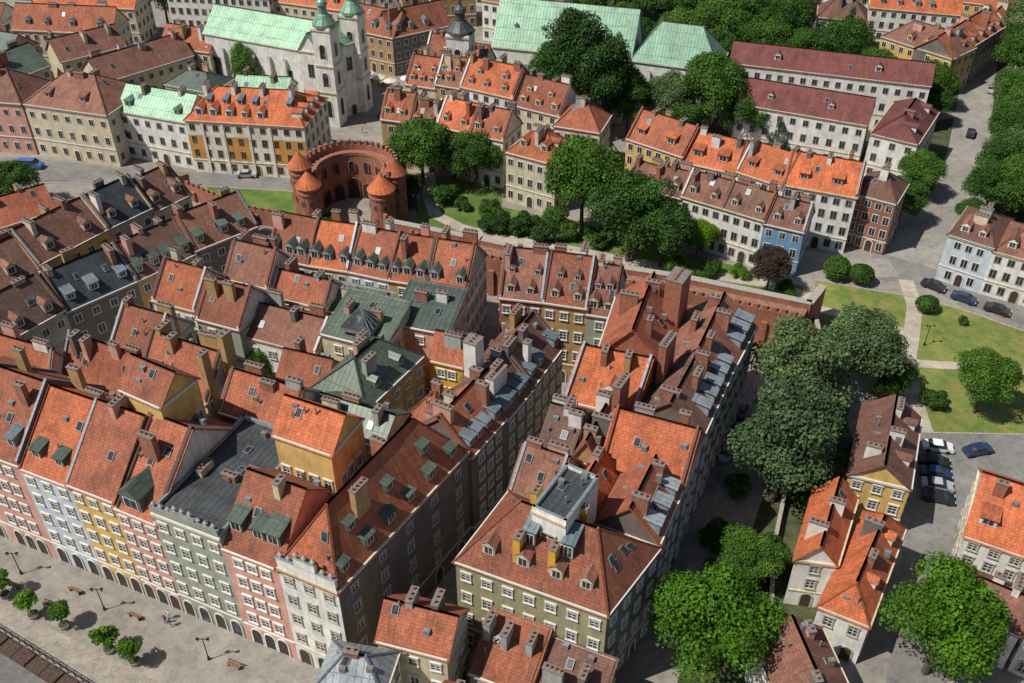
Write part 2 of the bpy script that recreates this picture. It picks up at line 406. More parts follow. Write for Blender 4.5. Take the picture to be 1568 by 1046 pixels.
b('townhouse',(-57,109),(-50,106.2),9,14,'gx',4.5,'w','r',4,'ab',fire=3,fcol='w',chim=2)
b('townhouse',(-53.7,119),(-46.7,116.2),9,15,'gx',4.5,'w','o',4,'ab',fire=3,fcol='w',chim=2)
b('townhouse',(-46.2,115.0),(-39.4,112.3),9,14.5,'gx',4.5,'gr','r',4,'ab',fire=3,fcol='w',chim=2)
b('townhouse',(-39.2,113.4),(-28.1,109.2),9,12.5,'gx',3,'w','b',3,'ab',fire=3,fcol='w',chim=3)
b('townhouse',(-44,124),(-37,121.3),8,15.5,'gx',4.5,'w','b',4,'ab',fire=3,fcol='w',chim=3)
b('townhouse',(-36.8,121.5),(-28,118.2),6,14,'gx',3,'w','r',4,'ab',fire=3,fcol='w',chim=2)
b('townhouse',(-28,119),(-19,116),5,13,'mono',2,'w','g',3,'ab',chim=2)
LA=[(-80.5,98),(-73.5,106.8),(-66.2,117.2),(-58.1,125.4),(-50.9,133.2),(-42.5,140.8)]
row('townhouse',LA,10,[14,14.5,14],'gx',4.5,['dk','gy','dk','oc'],['d','d','k','d','b'],4,chim=3,fire=3,dl=[[dd('a',3,.12,'g',1.2,1.3,'gy','l')],[dd('a',3,.12,'g',1.2,1.3,'gy','b')],[dd('a',3,.2,'s',1.5,1.2,'s','l')],[dd('a',4,.15,'s',1.3,1.3,'g','g')],[dd('a',3,.15,'s',1.3,1.3,'g','g')]],sky=2)
LE=[(-90,107),(-82,118),(-74.1,128.4),(-66.8,139.1),(-61.5,146),(-56.8,152.3)]
row('townhouse',LE,10,[15,14,15],'gx',4.5,['c','dk','y','gy'],['d','d','b','k'],4,chim=3,fire=3,fcol='c',dorm=[dd('a',2,.2,'g',1.4,1.4,'c','b')])
row('townhouse',[(-104,118),(-96,130),(-89,141)],9,12,'gx',4,['pk','c'],['r','b'],3,chim=3,fire=3)
b('townhouse',(-93,150),(-84,157),9,8,'gx',3.5,'br','r',2,'ab')
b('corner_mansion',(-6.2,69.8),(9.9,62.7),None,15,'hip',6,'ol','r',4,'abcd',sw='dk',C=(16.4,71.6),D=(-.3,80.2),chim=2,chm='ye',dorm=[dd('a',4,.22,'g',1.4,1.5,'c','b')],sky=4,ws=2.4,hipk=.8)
b('roof_lantern_house',(2.1,70.5),(5.6,68.4),7.5,22.5,'flat',0,'w','k',1,'a',z0=16,chim=0,ws=2.4,ww=1.6,wh=2)
def q4(name,A,B,C,D,z,rt,rise,w,r,fl=4,**k): return building(name,A,B,None,z,rt,rise,w,r,fl,C=C,D=D,**k)
def splitq(A,B,C,D,t):
    A,B,C,D=map(V,(A,B,C,D));M=A.lerp(B,t);Nn=D.lerp(C,t);return (A,M,Nn,D),(M,B,C,Nn)
X,Y=splitq((-.3,80.3),(16.4,71.9),(20,79.9),(3.3,87.1),.6)
X1,X2=splitq(*X,.5)
q4('townhouse',*X1,15,'gx',4.5,'dk','b',sides='d',chim=2,fire=3,sky=2)  # dark street walls of this block have shade put into their colour
q4('townhouse',*X2,14,'gy',4.2,'c','o',sides='a',chim=2,sky=2)
q4('townhouse',*Y,15.5,'gy',4,'dk','r',sides='b',chim=2,dorm=[dd('b',3,.1,'s',1.4,1.5,'s','s')],sky=2)
X,Y=splitq((3.3,87.2),(20,80),(23.9,88.8),(6.8,95.3),.45)
X1,X2=splitq(*X,.5)
q4('townhouse',*X1,15.5,'gx',3.5,'dk','d',sides='d',chim=3,chm='w')
q4('townhouse',*X2,15,'gy',4,'oc','b',sides='a',chim=3)
q4('townhouse',*Y,16,'gx',5,'dk','o',sides='b',chim=2,fire=3,fcol='br')
X,Y=splitq((6.8,95.4),(23.9,88.9),(29,99.8),(11.7,104.3),.5)
q4('townhouse',*X,16,'gx',5.5,'c','o',sides='ad',chim=2,fire=3,fcol='br',dorm=[dd('a',1,.2,'g',2,1.6,'w','o')])
q4('townhouse',*Y,16,'gy',4,'dk','d',sides='b',chim=3,chm='br',dorm=[dd('b',5,.1,'s',1.4,1.5,'s','s')])
X,Y=splitq((11.7,104.4),(29,99.9),(34.7,111),(15.5,118.2),.5)
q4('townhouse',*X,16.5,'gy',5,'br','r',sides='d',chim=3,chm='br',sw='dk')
q4('townhouse',*Y,16,'gy',4.5,'dk','b',sides='bc',chim=4,chm='br',dorm=[dd('b',5,.1,'s',1.4,1.5,'s','s')])
b('townhouse',(-14.3,62.4),(-6.8,60.2),6.5,11,'gx',3,'c','r',3,'ab',chim=2)
b('townhouse',(-20,57),(-13,55.6),5.5,11,'hip',2.5,'w','s',3,'ab',chim=1)
b('townhouse',(-4.6,61.8),(1.6,59.1),6.2,6,'mono',3.6,'gy','r',2,'ab',chim=3,chm='gy')
b('townhouse',(1.8,59),(8.6,56),6.3,5.2,'mono',3.2,'w','b',2,'ab',chim=2)
b('townhouse',(-8,54),(0,52),5,9,'gx',2.5,'c','r',3,'ab',chim=3)
q4('townhouse',(43.4,88.9),(50.5,86.3),(56.1,99.4),(49,102.2),9,'gy',3,'y','b',3,sides='ab',chim=3,chm='w',dorm=[dd('b',2,.2,'g',1.3,1.2,'w','b')])
q4('cottage',(33.5,75.5),(38.3,74.6),(43.5,85),(38.5,86.7),8.5,'gy',3,'w','o',3,sides='ab',chim=2,chm='w')
q4('cottage',(35,69.5),(40,66.8),(48.5,81),(44.3,83.8),7.5,'hipy',3.2,'w','o',2,sides='ab',chim=2,dorm=[dd('b',2,.3,'g',1.3,1.2,'w','o')])
b('cottage',(27.9,56.5),(35.6,57.6),8.5,8,'gy',2.8,'w','b',2,'ab',chim=2)
b('townhouse',(55.2,79.4),(70,71.5),13,8,'gx',5,'w','o',3,'ad',chim=2,dorm=[dd('a',4,.25,'s',1.9,1.1,'w','o')])
b('townhouse',(49.3,71.1),(56.9,66.2),7,6.5,'gx',2.6,'w','b',2,'ad',chim=3,chm='w')
b('townhouse',(57.4,66),(66,60.5),9,7,'hip',3,'w','r',2,'ad',chim=2)
row('tenement_house',[(76.3,146.3),(82.5,141.8),(90,137.3),(100,131)],12,[9.5,9],'hip',3,['lb','w'],['b'],3,chim=3,ws=1.9,dorm=[dd('a',2,.2,'g',1.3,1.2,'w','b')])
b('monastery_wing',(48.5,198),(73.5,187.2),10,10.5,'gx',4,'w','p',3,'abd',chim=0,ws=2.6,dorm=[dd('a',2,.35,'g',1.2,1.1,'w','p')])
b('monastery_wing',(50.1,216.6),(91.7,203.5),9,12,'gx',3.5,'w','p',3,'abd',chim=0,ws=2.4,dorm=[dd('a',2,.35,'g',1.2,1.1,'w','p')])
b('monastery_wing',(73.6,184.6),(81.6,179.6),18,10,'hipy',3.5,'w','p',3,'abd',chim=1,ws=2.4,dorm=[dd('b',3,.3,'g',1.2,1.1,'w','p')])
b('tenement_house',(91.8,238.5),(104.2,223.9),11,10,'hip',4,'y','b',3,'ab',dorm=[dd('a',4,.15,'g',1.4,1.3,'y','b')])
b('tenement_house',(104.8,224.2),(125.3,245.3),10,10,'gx',4,'dk','r',3,'ab',chim=5,dorm=[dd('a',6,.15,'g',1.4,1.3,'gy','r')])
b('tenement_house',(79.2,252),(91.2,248.6),9,10,'hip',4,'w','b',3,'abd')
b('tenement_house',(96,262),(118,256),10,9,'gx',4,'w','o',3,'abd',chim=4,dorm=[dd('a',5,.2)])
b('tenement_house',(110,282),(140,274),10,9,'gx',4,'w','r',3,'abd',chim=4,dorm=[dd('a',5,.2)])
b('tenement_house',(75,290),(105,284),10,9,'gx',4,'c','o',3,'abd',chim=4)
b('tenement_house',(128,246),(140,262),10,9,'gx',4,'w','r',3,'abd',chim=4)
row('tenement_house',[(22.8,178.2),(32.8,170.4),(42.4,165.6),(49.9,159.6),(62,154.8)],10,[12,11,11.5,12],'gx',4.5,['y','c','w','w'],['r','o','o','o'],4,chim=3,fire=3,ws=2.0,dorm=[dd('a',2,.25,'s',1.9,1.2,'br','o')])
row('tenement_house',[(21.5,165),(26.5,161.2),(31.2,158.8),(38,154.4),(44.7,150),(51.1,146.9)],8,[9,9.5,10,10,9.5],'gx',3.6,['bl','ye','w','w','bl'],['b','b','b','d','b'],3,chim=3,fire=3,ws=1.8,dorm=[dd('a',2,.2,'g',1.3,1.3,'c','d')])
b('tenement_house',(62.6,158.1),(69.1,154.1),9,11,'hip',3.5,'br','b',4,'abd',chim=2,ws=1.7)
b('tenement_house',(-1.2,174.5),(8.3,169.1),10,11,'hip',4,'c','o',3,'abd',chim=3,ws=2.0,dorm=[dd('a',2,.3,'g',1.3,1.3,'c','o'),dd('b',1,.3,'g',1.3,1.3,'c','o')])
row('tenement_house',[(-27.3,189.2),(-21,187.5),(-15.6,186.1),(-8.6,182.5),(-1.8,179.3)],9,[11,10,11],'gx',4.5,['oc','c','oc','w'],['r','b','o','r'],3,chim=3,fire=3,fcol='w',dorm=[dd('a',2,.2,'g',1.3,1.3,'c','o')])
row('tenement_house',[(-23.8,207.2),(-17,204.6),(-11.3,202.3),(.1,196.2),(9.7,190.5)],10,[11,12,12.5],'gx',5,['c','oc','w'],['r','b','o','r'],4,chim=4,fire=3,fcol='w',dorm=[dd('a',3,.15,'g',1.3,1.3,'c','o'),dd('a',2,.5,'g',1.1,1.1,'c','o')])
b('tenement_house',(8.6,186.1),(17.8,182.8),9,11,'hip',4,'c','r',3,'abd',chim=3,ws=1.8)
row('tenement_house',[(-20.3,219.5),(-13.5,217),(-6.6,214.5)],8,[12,11],'gx',4.5,['w','w'],['r','o'],4,chim=3,fire=3,fcol='w')
b('tenement_house',(-40.6,243),(-29.6,237.2),10,10,'gx',5,'oc','r',3,'ad',chim=3,ws=2.0,dorm=[dd('a',3,.2)])
b('tenement_house',(-29.4,237.4),(-15.6,246),10,10,'gx',5,'dk','r',3,'ab',chim=4,ws=2.2,dorm=[dd('a',4,.2)])
b('tenement_house',(-66,262),(-44,254),10,11,'gx',5,'c','o',3,'abd',chim=4,dorm=[dd('a',4,.2)])
b('tenement_house',(-30,268),(-10,272),10,11,'gx',5,'oc','r',3,'abd',chim=4,dorm=[dd('a',4,.2)])
b('tenement_house',(-8,262),(12,252),10,11,'gx',5,'w','r',3,'abd',chim=4,dorm=[dd('a',4,.2)])
OCH=plain('ochre_trim',(.55,.33,.1),.8)
t1,_=b('tenement_house',(-67.3,186.8),(-42.3,183.4),None,12,'hip',4.5,'w','o',4,'abd',C=(-39.7,197.3),D=(-65.6,200.8),chim=0,ws=2.4,hipk=.75,frm=OCH,dorm=[dd('a',7,.15,'g',1.4,1.4,'w','o'),dd('b',4,.15,'g',1.4,1.4,'w','o'),dd('a',6,.5,'s',.9,.9,'gy','l')])
M=MB();A_=V((-67.3,186.8,0));B_=V((-42.3,183.4,0));u_=(B_-A_);o_=V((u_.y,-u_.x,0)).normalized()
for (f0,f1) in ((0,.13),(.30,.52),(.70,1.0)):
    M.box(A_+u_*f0+o_*.002+Z*3.3,u_*(f1-f0),o_*.03,Z*5.4,wallm('og'),bot=True)
for f in (.13,.30,.52,.70):
    M.box(A_+u_*f+o_*.002,u_.normalized()*.5,o_*.16,Z*11.4,wallm('w'))
M.obj('painted_facade_panels',t1)
M=MB()
for f in (.12,.36,.6,.84):
    p=A_+u_*f-o_*6.5
    chimney(M,p.x,p.y,12,17.4,2.2,.8,1.44,wallm('w'))
M.obj('chimneys',t1)
b('tenement_house',(-83.5,193.4),(-67.5,187.7),10,11,'gx',4,'w','m',3,'abd',chim=2,ws=2.4,dorm=[dd('a',3,.2,'g',1.3,1.2,'m','m')])
b('tenement_house',(-103.5,194.5),(-84,188.8),15,12,'hip',5,'c','b',3,'abd',chim=3,ws=2.8,dorm=[dd('a',2,.25,'s',1.2,1,'gy','b')])
b('tenement_house',(-126,198),(-104,194.5),12,12,'hip',5,'pk','b',3,'ab',chim=3,ws=2.6)
b('tenement_house',(-85.6,232.1),(-72.7,227.9),9,10,'gx',4,'c','r',3,'abd',chim=3)
b('tenement_house',(-92,210),(-76,226),11,10,'gx',4,'c','b',3,'ab',chim=4)
b('tenement_house',(-126,243),(-100,240),10,10,'gx',5,'c','r',3,'abd',chim=4,dorm=[dd('a',4,.2)])
b('tenement_house',(-117,206),(-108,220),13,10,'gx',4,'c','g',3,'ab',chim=3)
b('tenement_house',(-140,232),(-120,224),11,10,'gx',4,'pk','g',3,'ab',chim=3)
b('tenement_house',(-106,222),(-94,232),10,10,'gx',4,'c','b',3,'ab',chim=3)
b('apartment_block',(-92,262),(-64,258),10,13,'flat',0,'w','s',4,'abd',chim=1,ws=2.0)
b('tenement_house',(-130,262),(-100,258),10,10,'gx',4,'c','o',3,'ab',chim=3)
b('tenement_house',(-150,250),(-131,246),10,10,'gx',4,'w','r',3,'ab',chim=3)
b('tenement_house',(-80,214),(-68,209),9,8,'hip',2.5,'c','g',2,'ab',chim=2)
b('tenement_house',(-62,206),(-50,204.5),8,9,'gx',3,'w','m',2,'ab',chim=2)
b('tenement_house',(118,268),(134,262),10,9,'gx',4,'y','o',3,'ad',chim=3,dorm=[dd('a',3,.2)])
b('tenement_house',(88,270),(104,272),9,9,'gx',4,'w','b',3,'ab',chim=3,dorm=[dd('a',4,.2)])
b('tenement_house',(140,250),(152,270),10,9,'gx',4,'c','r',3,'ab',chim=4,dorm=[dd('a',4,.2)])
b('tenement_house',(-58,285),(-30,290),10,11,'gx',4,'c','o',3,'ab',chim=4)
b('tenement_house',(-25,292),(15,284),10,12,'gx',4,'w','r',3,'ab',chim=5)
def attica(A,B,z,h,mat,n=5,name='attic_parapet'):
    M=MB();A=v3(A,z);B=v3(B,z);u=(B-A).normalized();nn=V((-u.y,u.x,0));L=(B-A).length
    M.box(A-nn*.12,u*L,nn*.4,Z*h,mat,LEAD);M.box(A-nn*.22-u*.05+Z*(h*.9),u*(L+.1),nn*.6,Z*.18,mat,LEAD,True)
    M.box(A+u*L*.32-nn*.15,u*L*.36,nn*.46,Z*(h*1.7),mat,LEAD)
    for i in range(n):
        c=A+u*(L*(i+.5)/n)+nn*.1+Z*(h*(1.0 if not .3<(i+.5)/n<.7 else 1.7))
        M.cyl(c,.22,.25,STONE,8,.12);M.cyl(c+Z*.25,.12,.3,STONE,8,.3);M.cyl(c+Z*.55,.3,.3,STONE,8,.05)
    M.obj(name)
attica((-24.9,67.5),(-18.2,64.25),17,1.5,wallm('w'),7)
attica((-40.0,74.1),(-31.7,70.45),18.3,.8,wallm('gr'),9)
# ------------------------------------------------------------------ churches
def baroque_tower(root,A,B,zt,w,capc,h2=7):
    W=MB();A=v3(A);B=v3(B);u=(B-A).normalized();n=V((-u.y,u.x,0));L=(B-A).length
    wm=wallm(w);cm=roofm(capc)
    W.box(A,u*L,n*L,Z*zt,wm)
    for f in (.35,.62,.97): W.box(A-u*.2-n*.2+Z*(zt*f),u*(L+.4),n*(L+.4),Z*.4,wallm('c'),bot=True)
    for (p,al,o) in ((A,u,-n),(A+u*L,n,u)):
        for f in (.1,.42,.7): arch(W,p+al*L/2+Z*zt*f,al,o,1.3,3.2 if f>.3 else 4,GL,wallm('c'))
    c=A+u*L/2+n*L/2
    prof=[(L*.62,0),(L*.6,.6),(L*.42,1.6),(L*.3,2.4),(L*.24,2.6),(L*.22,4.4),(L*.3,4.5),(L*.26,5.2),(L*.08,6.0),(.08,h2+2),(.0,h2+2.3)]
    for i in range(len(prof)-1):
        W.cyl(c+Z*(zt+prof[i][1]),prof[i][0],prof[i+1][1]-prof[i][1],cm,12,prof[i+1][0],cap=False)
    W.box(c+Z*(zt+h2+2)-u*.05,u*.1,n*.1,Z*1.2,IRON);W.box(c+Z*(zt+h2+2.7)-u*.35,u*.7,n*.1,Z*.1,IRON)
    W.obj('tower',root)
def buttresses(root,A_,B_,n_):
    M=MB();A_=v3(A_);B_=v3(B_);u=(B_-A_).normalized();o=V((u.y,-u.x,0))
    for i in range(n_): M.box(A_+(B_-A_)*((i+.02)/n_)+o*.02,u*.9,o*.8,Z*11,wallm('w'),LEAD)
    M.obj('buttresses',root)
ch=empty('baroque_church')
building('c',(-73.7,230),(-45.5,217.8),12,14,'gx',5,'w','m',1,sides='ad',parent=ch,ws=5,ww=2,wh=4.5,chim=0,sky=0,frm=FRD)
building('c',(-47.5,211.8),(-42.6,210),None,17,'gy',4,'w','m',2,sides='ab',C=(-34.5,217.5),D=(-41,222.5),parent=ch,ws=4,ww=1.4,wh=3,chim=0,sky=0)
baroque_tower(ch,(-43.6,209.1),(-39.5,207.9),23,'w','m')
baroque_tower(ch,(-38.6,217),(-34.5,215.8),23,'w','m')
buttresses(ch,(-73.7,230),(-45.5,217.8),7)
ch=empty('dominican_church')
building('c',(-4.5,224.3),(27,215.7),16,13,'gx',9,'w','m',1,sides='ad',parent=ch,ws=5,ww=1.8,wh=4.5,chim=0,sky=0,dorm=[dd('a',4,.4,'g',.9,.8,'m','m')])
building('c',(27,216),(46,209.2),12,13,'hip',7.5,'w','m',1,sides='ab',parent=ch,ws=5,ww=1.8,wh=5,chim=0,sky=0)
building('c',(-4.5,217.5),(25,209.5),6.5,7,'mono',2.5,'w','m',1,sides='ab',parent=ch,ws=5,ww=1.4,wh=2.5,chim=0,sky=0)
baroque_tower(ch,(-14.5,210.1),(-9.5,208.9),21,'w','k')
buttresses(ch,(27,216),(46,209.2),5)
# ------------------------------------------------------------------ barbican
def ring(mb,c,r0,r1,a0,a1,z0,z1,mat,top=None,n=40):
    for i in range(n):
        a=a0+(a1-a0)*i/n;e=a0+(a1-a0)*(i+1)/n
        P=lambda r,t,z:V((c[0]+r*math.cos(t),c[1]+r*math.sin(t),z))
        mb.face([P(r1,a,z0),P(r1,e,z0),P(r1,e,z1),P(r1,a,z1)],mat)
        mb.face([P(r0,e,z0),P(r0,a,z0),P(r0,a,z1),P(r0,e,z1)],mat)
        mb.face([P(r0,a,z1),P(r1,a,z1),P(r1,e,z1),P(r0,e,z1)],top or mat)
    for t in (a0,a1):
        mb.face([P(r0,t,z0),P(r1,t,z0),P(r1,t,z1),P(r0,t,z1)],mat)
bk=wallm('br');bar=empty('barbican')
c=(-31.4,169.5);M=MB();R2=math.radians
ring(M,c,6.4,9.2,R2(-40),R2(220),0,9.5,bk)
ring(M,c,8.7,9.3,R2(-40),R2(220),9.5,10.6,bk)
for i in range(30):
    a=R2(-38+i*8.6)
    ring(M,c,8.7,9.35,a,a+R2(4),10.6,11.5,bk,n=1)
ring(M,c,6.3,6.8,R2(-38),R2(218),9.5,10.1,bk)
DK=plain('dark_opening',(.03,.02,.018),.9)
for a in (40,68,96,124,152,15,180):
    t=R2(a);o=V((-math.cos(t),-math.sin(t),0));al=V((-o.y,o.x,0));p=V((c[0]-o.x*6.25,c[1]-o.y*6.25,0))
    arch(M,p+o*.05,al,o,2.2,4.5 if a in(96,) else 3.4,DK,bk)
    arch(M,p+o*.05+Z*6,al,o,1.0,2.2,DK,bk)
M.obj('ring_wall',bar)
for (a,h,rr,rad) in ((218,9.5,9.0,2.2),(202,12.5,9.4,2.0),(-42,9,9.0,2.4),(-15,10.5,9.3,2.0),(178,9,9.4,1.6)):
    T=MB();x=c[0]+rr*math.cos(R2(a));y=c[1]+rr*math.sin(R2(a))
    T.cyl((x,y,0),rad,h,bk,16)
    T.cyl((x,y,h-1.4),rad+.2,.35,bk,16);T.cyl((x,y,h-.05),rad+.35,3.0,roofm('o'),16,0)
    for k in range(8):
        t=k*math.pi/4+.3;o=V((math.cos(t),math.sin(t),0));al=V((-o.y,o.x,0))
        window(T,V((x,y,h-3.6))+o*(rad*.99),al,o,.45,1.0,True,bk)
        window(T,V((x,y,h-6.6))+o*(rad*.99),al,o,.35,1.0,True,bk)
    T.obj('turret',bar)
def wallline(name,pts,h,t=.9,cren=True,z0=0,mat=None):
    M=MB();mat=mat or bk
    for i in range(len(pts)-1):
        p=v3(pts[i],z0);q=v3(pts[i+1],z0);al=(q-p).normalized();n=V((-al.y,al.x,0));L=(q-p).length
        M.box(p-n*t/2,al*(L+.3),n*t,Z*h,mat)
        if cren:
            k=int(L/1.5)
            for j in range(k): M.box(p+al*(j*1.5+.2)-n*t*.48+Z*h,al*.8,n*t*.5,Z*.7,mat)
            for j in range(int(L/6)):
                M.box(p+al*(j*6+2)-n*(t/2+.5),al*1.0,n*.5,Z*(h*.7),mat)
        else:
            M.box(p-n*(t/2+.06)+Z*h,al*(L+.3),n*(t+.12),Z*.15,STONE)
    return M.obj(name)
OW=[(-22,156),(-5.7,150),(14.8,142),(29,138),(48.8,130.4),(52,135)]
wallline('city_wall',OW,6.2,1.2,False)
IW=[(-8,144),(-5.7,143),(13.5,136.5),(27.5,132.5),(46,125.5)]
wallline('city_wall',IW,7.4,1.4,True)
T=MB()
for i in range(3):
    a=v3(OW[i+1],5.2);b_=v3(OW[i+2],5.2);cc=v3(IW[i+2],5.2);d_=v3(IW[i+1],5.2)
    T.face([d_,cc,b_,a],plain('wall_walk_paving',(.26,.15,.10),.9,0,.5,1.5))
T.obj('wall_walk_terrace')
wallline('brick_wall',[(-66,176),(-52,166.5),(-40.5,162.5)],3.2,.8,True)
wallline('brick_wall',[(-96,166),(-80,170),(-67,180)],3.2,.8,True)
wallline('brick_wall',[(-24,160),(-16,152),(-6,148)],5,1,True)
wallline('brick_wall',[(51,134),(50.2,127),(47.5,120),(46.5,114.5)],2.6,.6,False)
wallline('garden_wall',[(43,113),(40,104),(38.5,96),(34,84),(31,72),(27,62)],1.4,.4,False,0,STONE)
# ------------------------------------------------------------------ ground
def groundmat(name,c1,c2,sc,fine=6):
    m,nt,bb=new_mat(name);tc=N(nt,'ShaderNodeTexCoord').outputs['Object']
    x=mixc(nt,'MIX',ramp(nt,noise(nt,tc,sc,6,.65),[(.35,0),(.65,1)]),c1,c2)
    x=mixc(nt,'MULTIPLY',.8,x,ramp(nt,noise(nt,tc,fine,4,.8),[(.3,.6),(.7,1.25)]))
    x=mixc(nt,'MULTIPLY',.6,x,ramp(nt,noise(nt,tc,.05,3),[(.35,.75),(.65,1.15)]))
    x=mixc(nt,'MULTIPLY',.7,x,ramp(nt,noise(nt,tc,.9,7,.75),[(.36,.62),(.5,1.0),(.68,1.12)]))
    nt.links.new(x,bb.inputs['Base Color']);bb.inputs['Roughness'].default_value=.92;return m
GR=groundmat('grass',(.06,.13,.018),(.14,.20,.035),.25,5)
GR2=groundmat('worn_grass',(.10,.17,.025),(.24,.23,.06),.35,5)
COB=groundmat('cobbles',(.22,.20,.175),(.31,.28,.24),.3,7)
ASP=groundmat('asphalt',(.17,.165,.155),(.235,.225,.205),.2,6)
PATH=groundmat('gravel_path',(.38,.33,.26),(.47,.42,.34),.4,6)
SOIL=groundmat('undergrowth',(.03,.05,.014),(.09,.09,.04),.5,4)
PAV=groundmat('paving_slabs',(.27,.24,.195),(.37,.33,.27),.5,3)
def sheet(name,pts,mat,z):
    M=MB();M.face([v3(p,z) for p in pts],mat);return M.obj(name)
def strip(name,pts,w,mat,z):
    M=MB();P=[v3(p,z) for p in pts];S=[]
    for i,p in enumerate(P):
        t=(P[min(i+1,len(P)-1)]-P[max(i-1,0)]).normalized();n=V((-t.y,t.x,0));ww=w if not isinstance(w,list) else w[i]
        S.append((p-n*ww/2,p+n*ww/2))
    for i in range(len(S)-1): M.face([S[i][0],S[i+1][0],S[i+1][1],S[i][1]],mat)
    return M.obj(name)
sheet('ground',[(-3000,-500),(3000,-500),(3000,6000),(-3000,6000)],COB,0)
sheet('lawn',[(-24,160),(-19,166),(-18.5,180),(-30,188),(-2,182),(-2,172),(9,167),(20,166),(30,157),(52,144),(50,136),(29,140),(14,145),(-6,152)],GR,.004)
sheet('lawn',[(-64,180.5),(-40.6,177.4),(-39.6,163),(-52,167)],GR,.004)
sheet('lawn',[(54.5,146),(70,141),(78,137),(98,122),(96,108),(75,103),(60,104),(56,112),(54,125),(52,134)],GR2,.004)
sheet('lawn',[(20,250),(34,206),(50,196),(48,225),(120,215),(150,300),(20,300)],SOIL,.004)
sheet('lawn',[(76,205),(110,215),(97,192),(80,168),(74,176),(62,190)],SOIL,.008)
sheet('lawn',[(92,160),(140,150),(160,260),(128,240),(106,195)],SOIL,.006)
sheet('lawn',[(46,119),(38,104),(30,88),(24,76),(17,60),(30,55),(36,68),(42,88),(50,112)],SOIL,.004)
sheet('asphalt_road',[(-150,188),(-105,182),(-66,180.5),(-41,177.5),(-38,186),(-68,186.5),(-84,188),(-104,193),(-150,198)],ASP,.008)
sheet('market_paving',[(-90,88),(-22,56),(-10,40),(-120,40)],PAV,.004)
sheet('market_terrace_paving',[(-80,82),(-61.6,71.5),(-49,64.4),(-38,58),(-38,40),(-100,40)],groundmat('dark_setts',(.13,.125,.12),(.19,.18,.17),.5,7),.012)
strip('gravel_path',[(-17.5,186),(-17,176),(-15.3,169),(-10,164),(-1,160),(10,156.5),(22,152),(33,148.5),(45,145),(54,140)],2.6,PATH,.012)
strip('gravel_path',[(71,146),(70,138),(66.5,129),(63.5,122),(62,114),(61,104)],2.6,PATH,.024)
strip('gravel_path',[(63.5,122.5),(69,121.8),(76,121.5),(85,118.5),(97,112)],2.0,PATH,.028)
strip('gravel_path',[(67,130),(60,134),(52.5,137.5)],2.0,PATH,.032)
sheet('courtyard_paving',[(36.5,113),(43,133),(50,134),(49.2,125),(45.5,116),(40.5,104),(34,92),(27,76),(22,70),(22,80),(30,98)],PAV,.016)
road=groundmat('pale_road',(.24,.225,.20),(.32,.30,.27),.3,6)
strip('road',[(130,265),(118,236),(100,195),(88,172),(76,156),(70,149)],[8,8,8,8,9,12],road,.012)
strip('road',[(66,151),(74,148),(80,142),(90,134.5),(112,121)],[10,7,7,7,7],ASP,.016)
strip('road',[(50,150),(58,149.5),(70,150)],6,road,.02)
sheet('cobbled_street',[(58,106),(92,105),(130,112),(130,90),(75,84),(62,78),(54,72),(47,60),(41,60),(47,74),(51,84),(56,94)],ASP,.036)
def kerb(pts,name='kerb'):
    M=MB()
    for i in range(len(pts)-1):
        p=v3(pts[i]);q=v3(pts[i+1]);al=(q-p).normalized();n=V((-al.y,al.x,0))
        M.box(p,al*((q-p).length),n*.25,Z*.12,STONE)
    M.obj(name)
kerb([(-150,188),(-105,182),(-66,180.5),(-41,177.5)]);kerb([(58,106),(92,105),(130,112)]);kerb([(98,122),(78,137),(70,141),(54.5,146)])
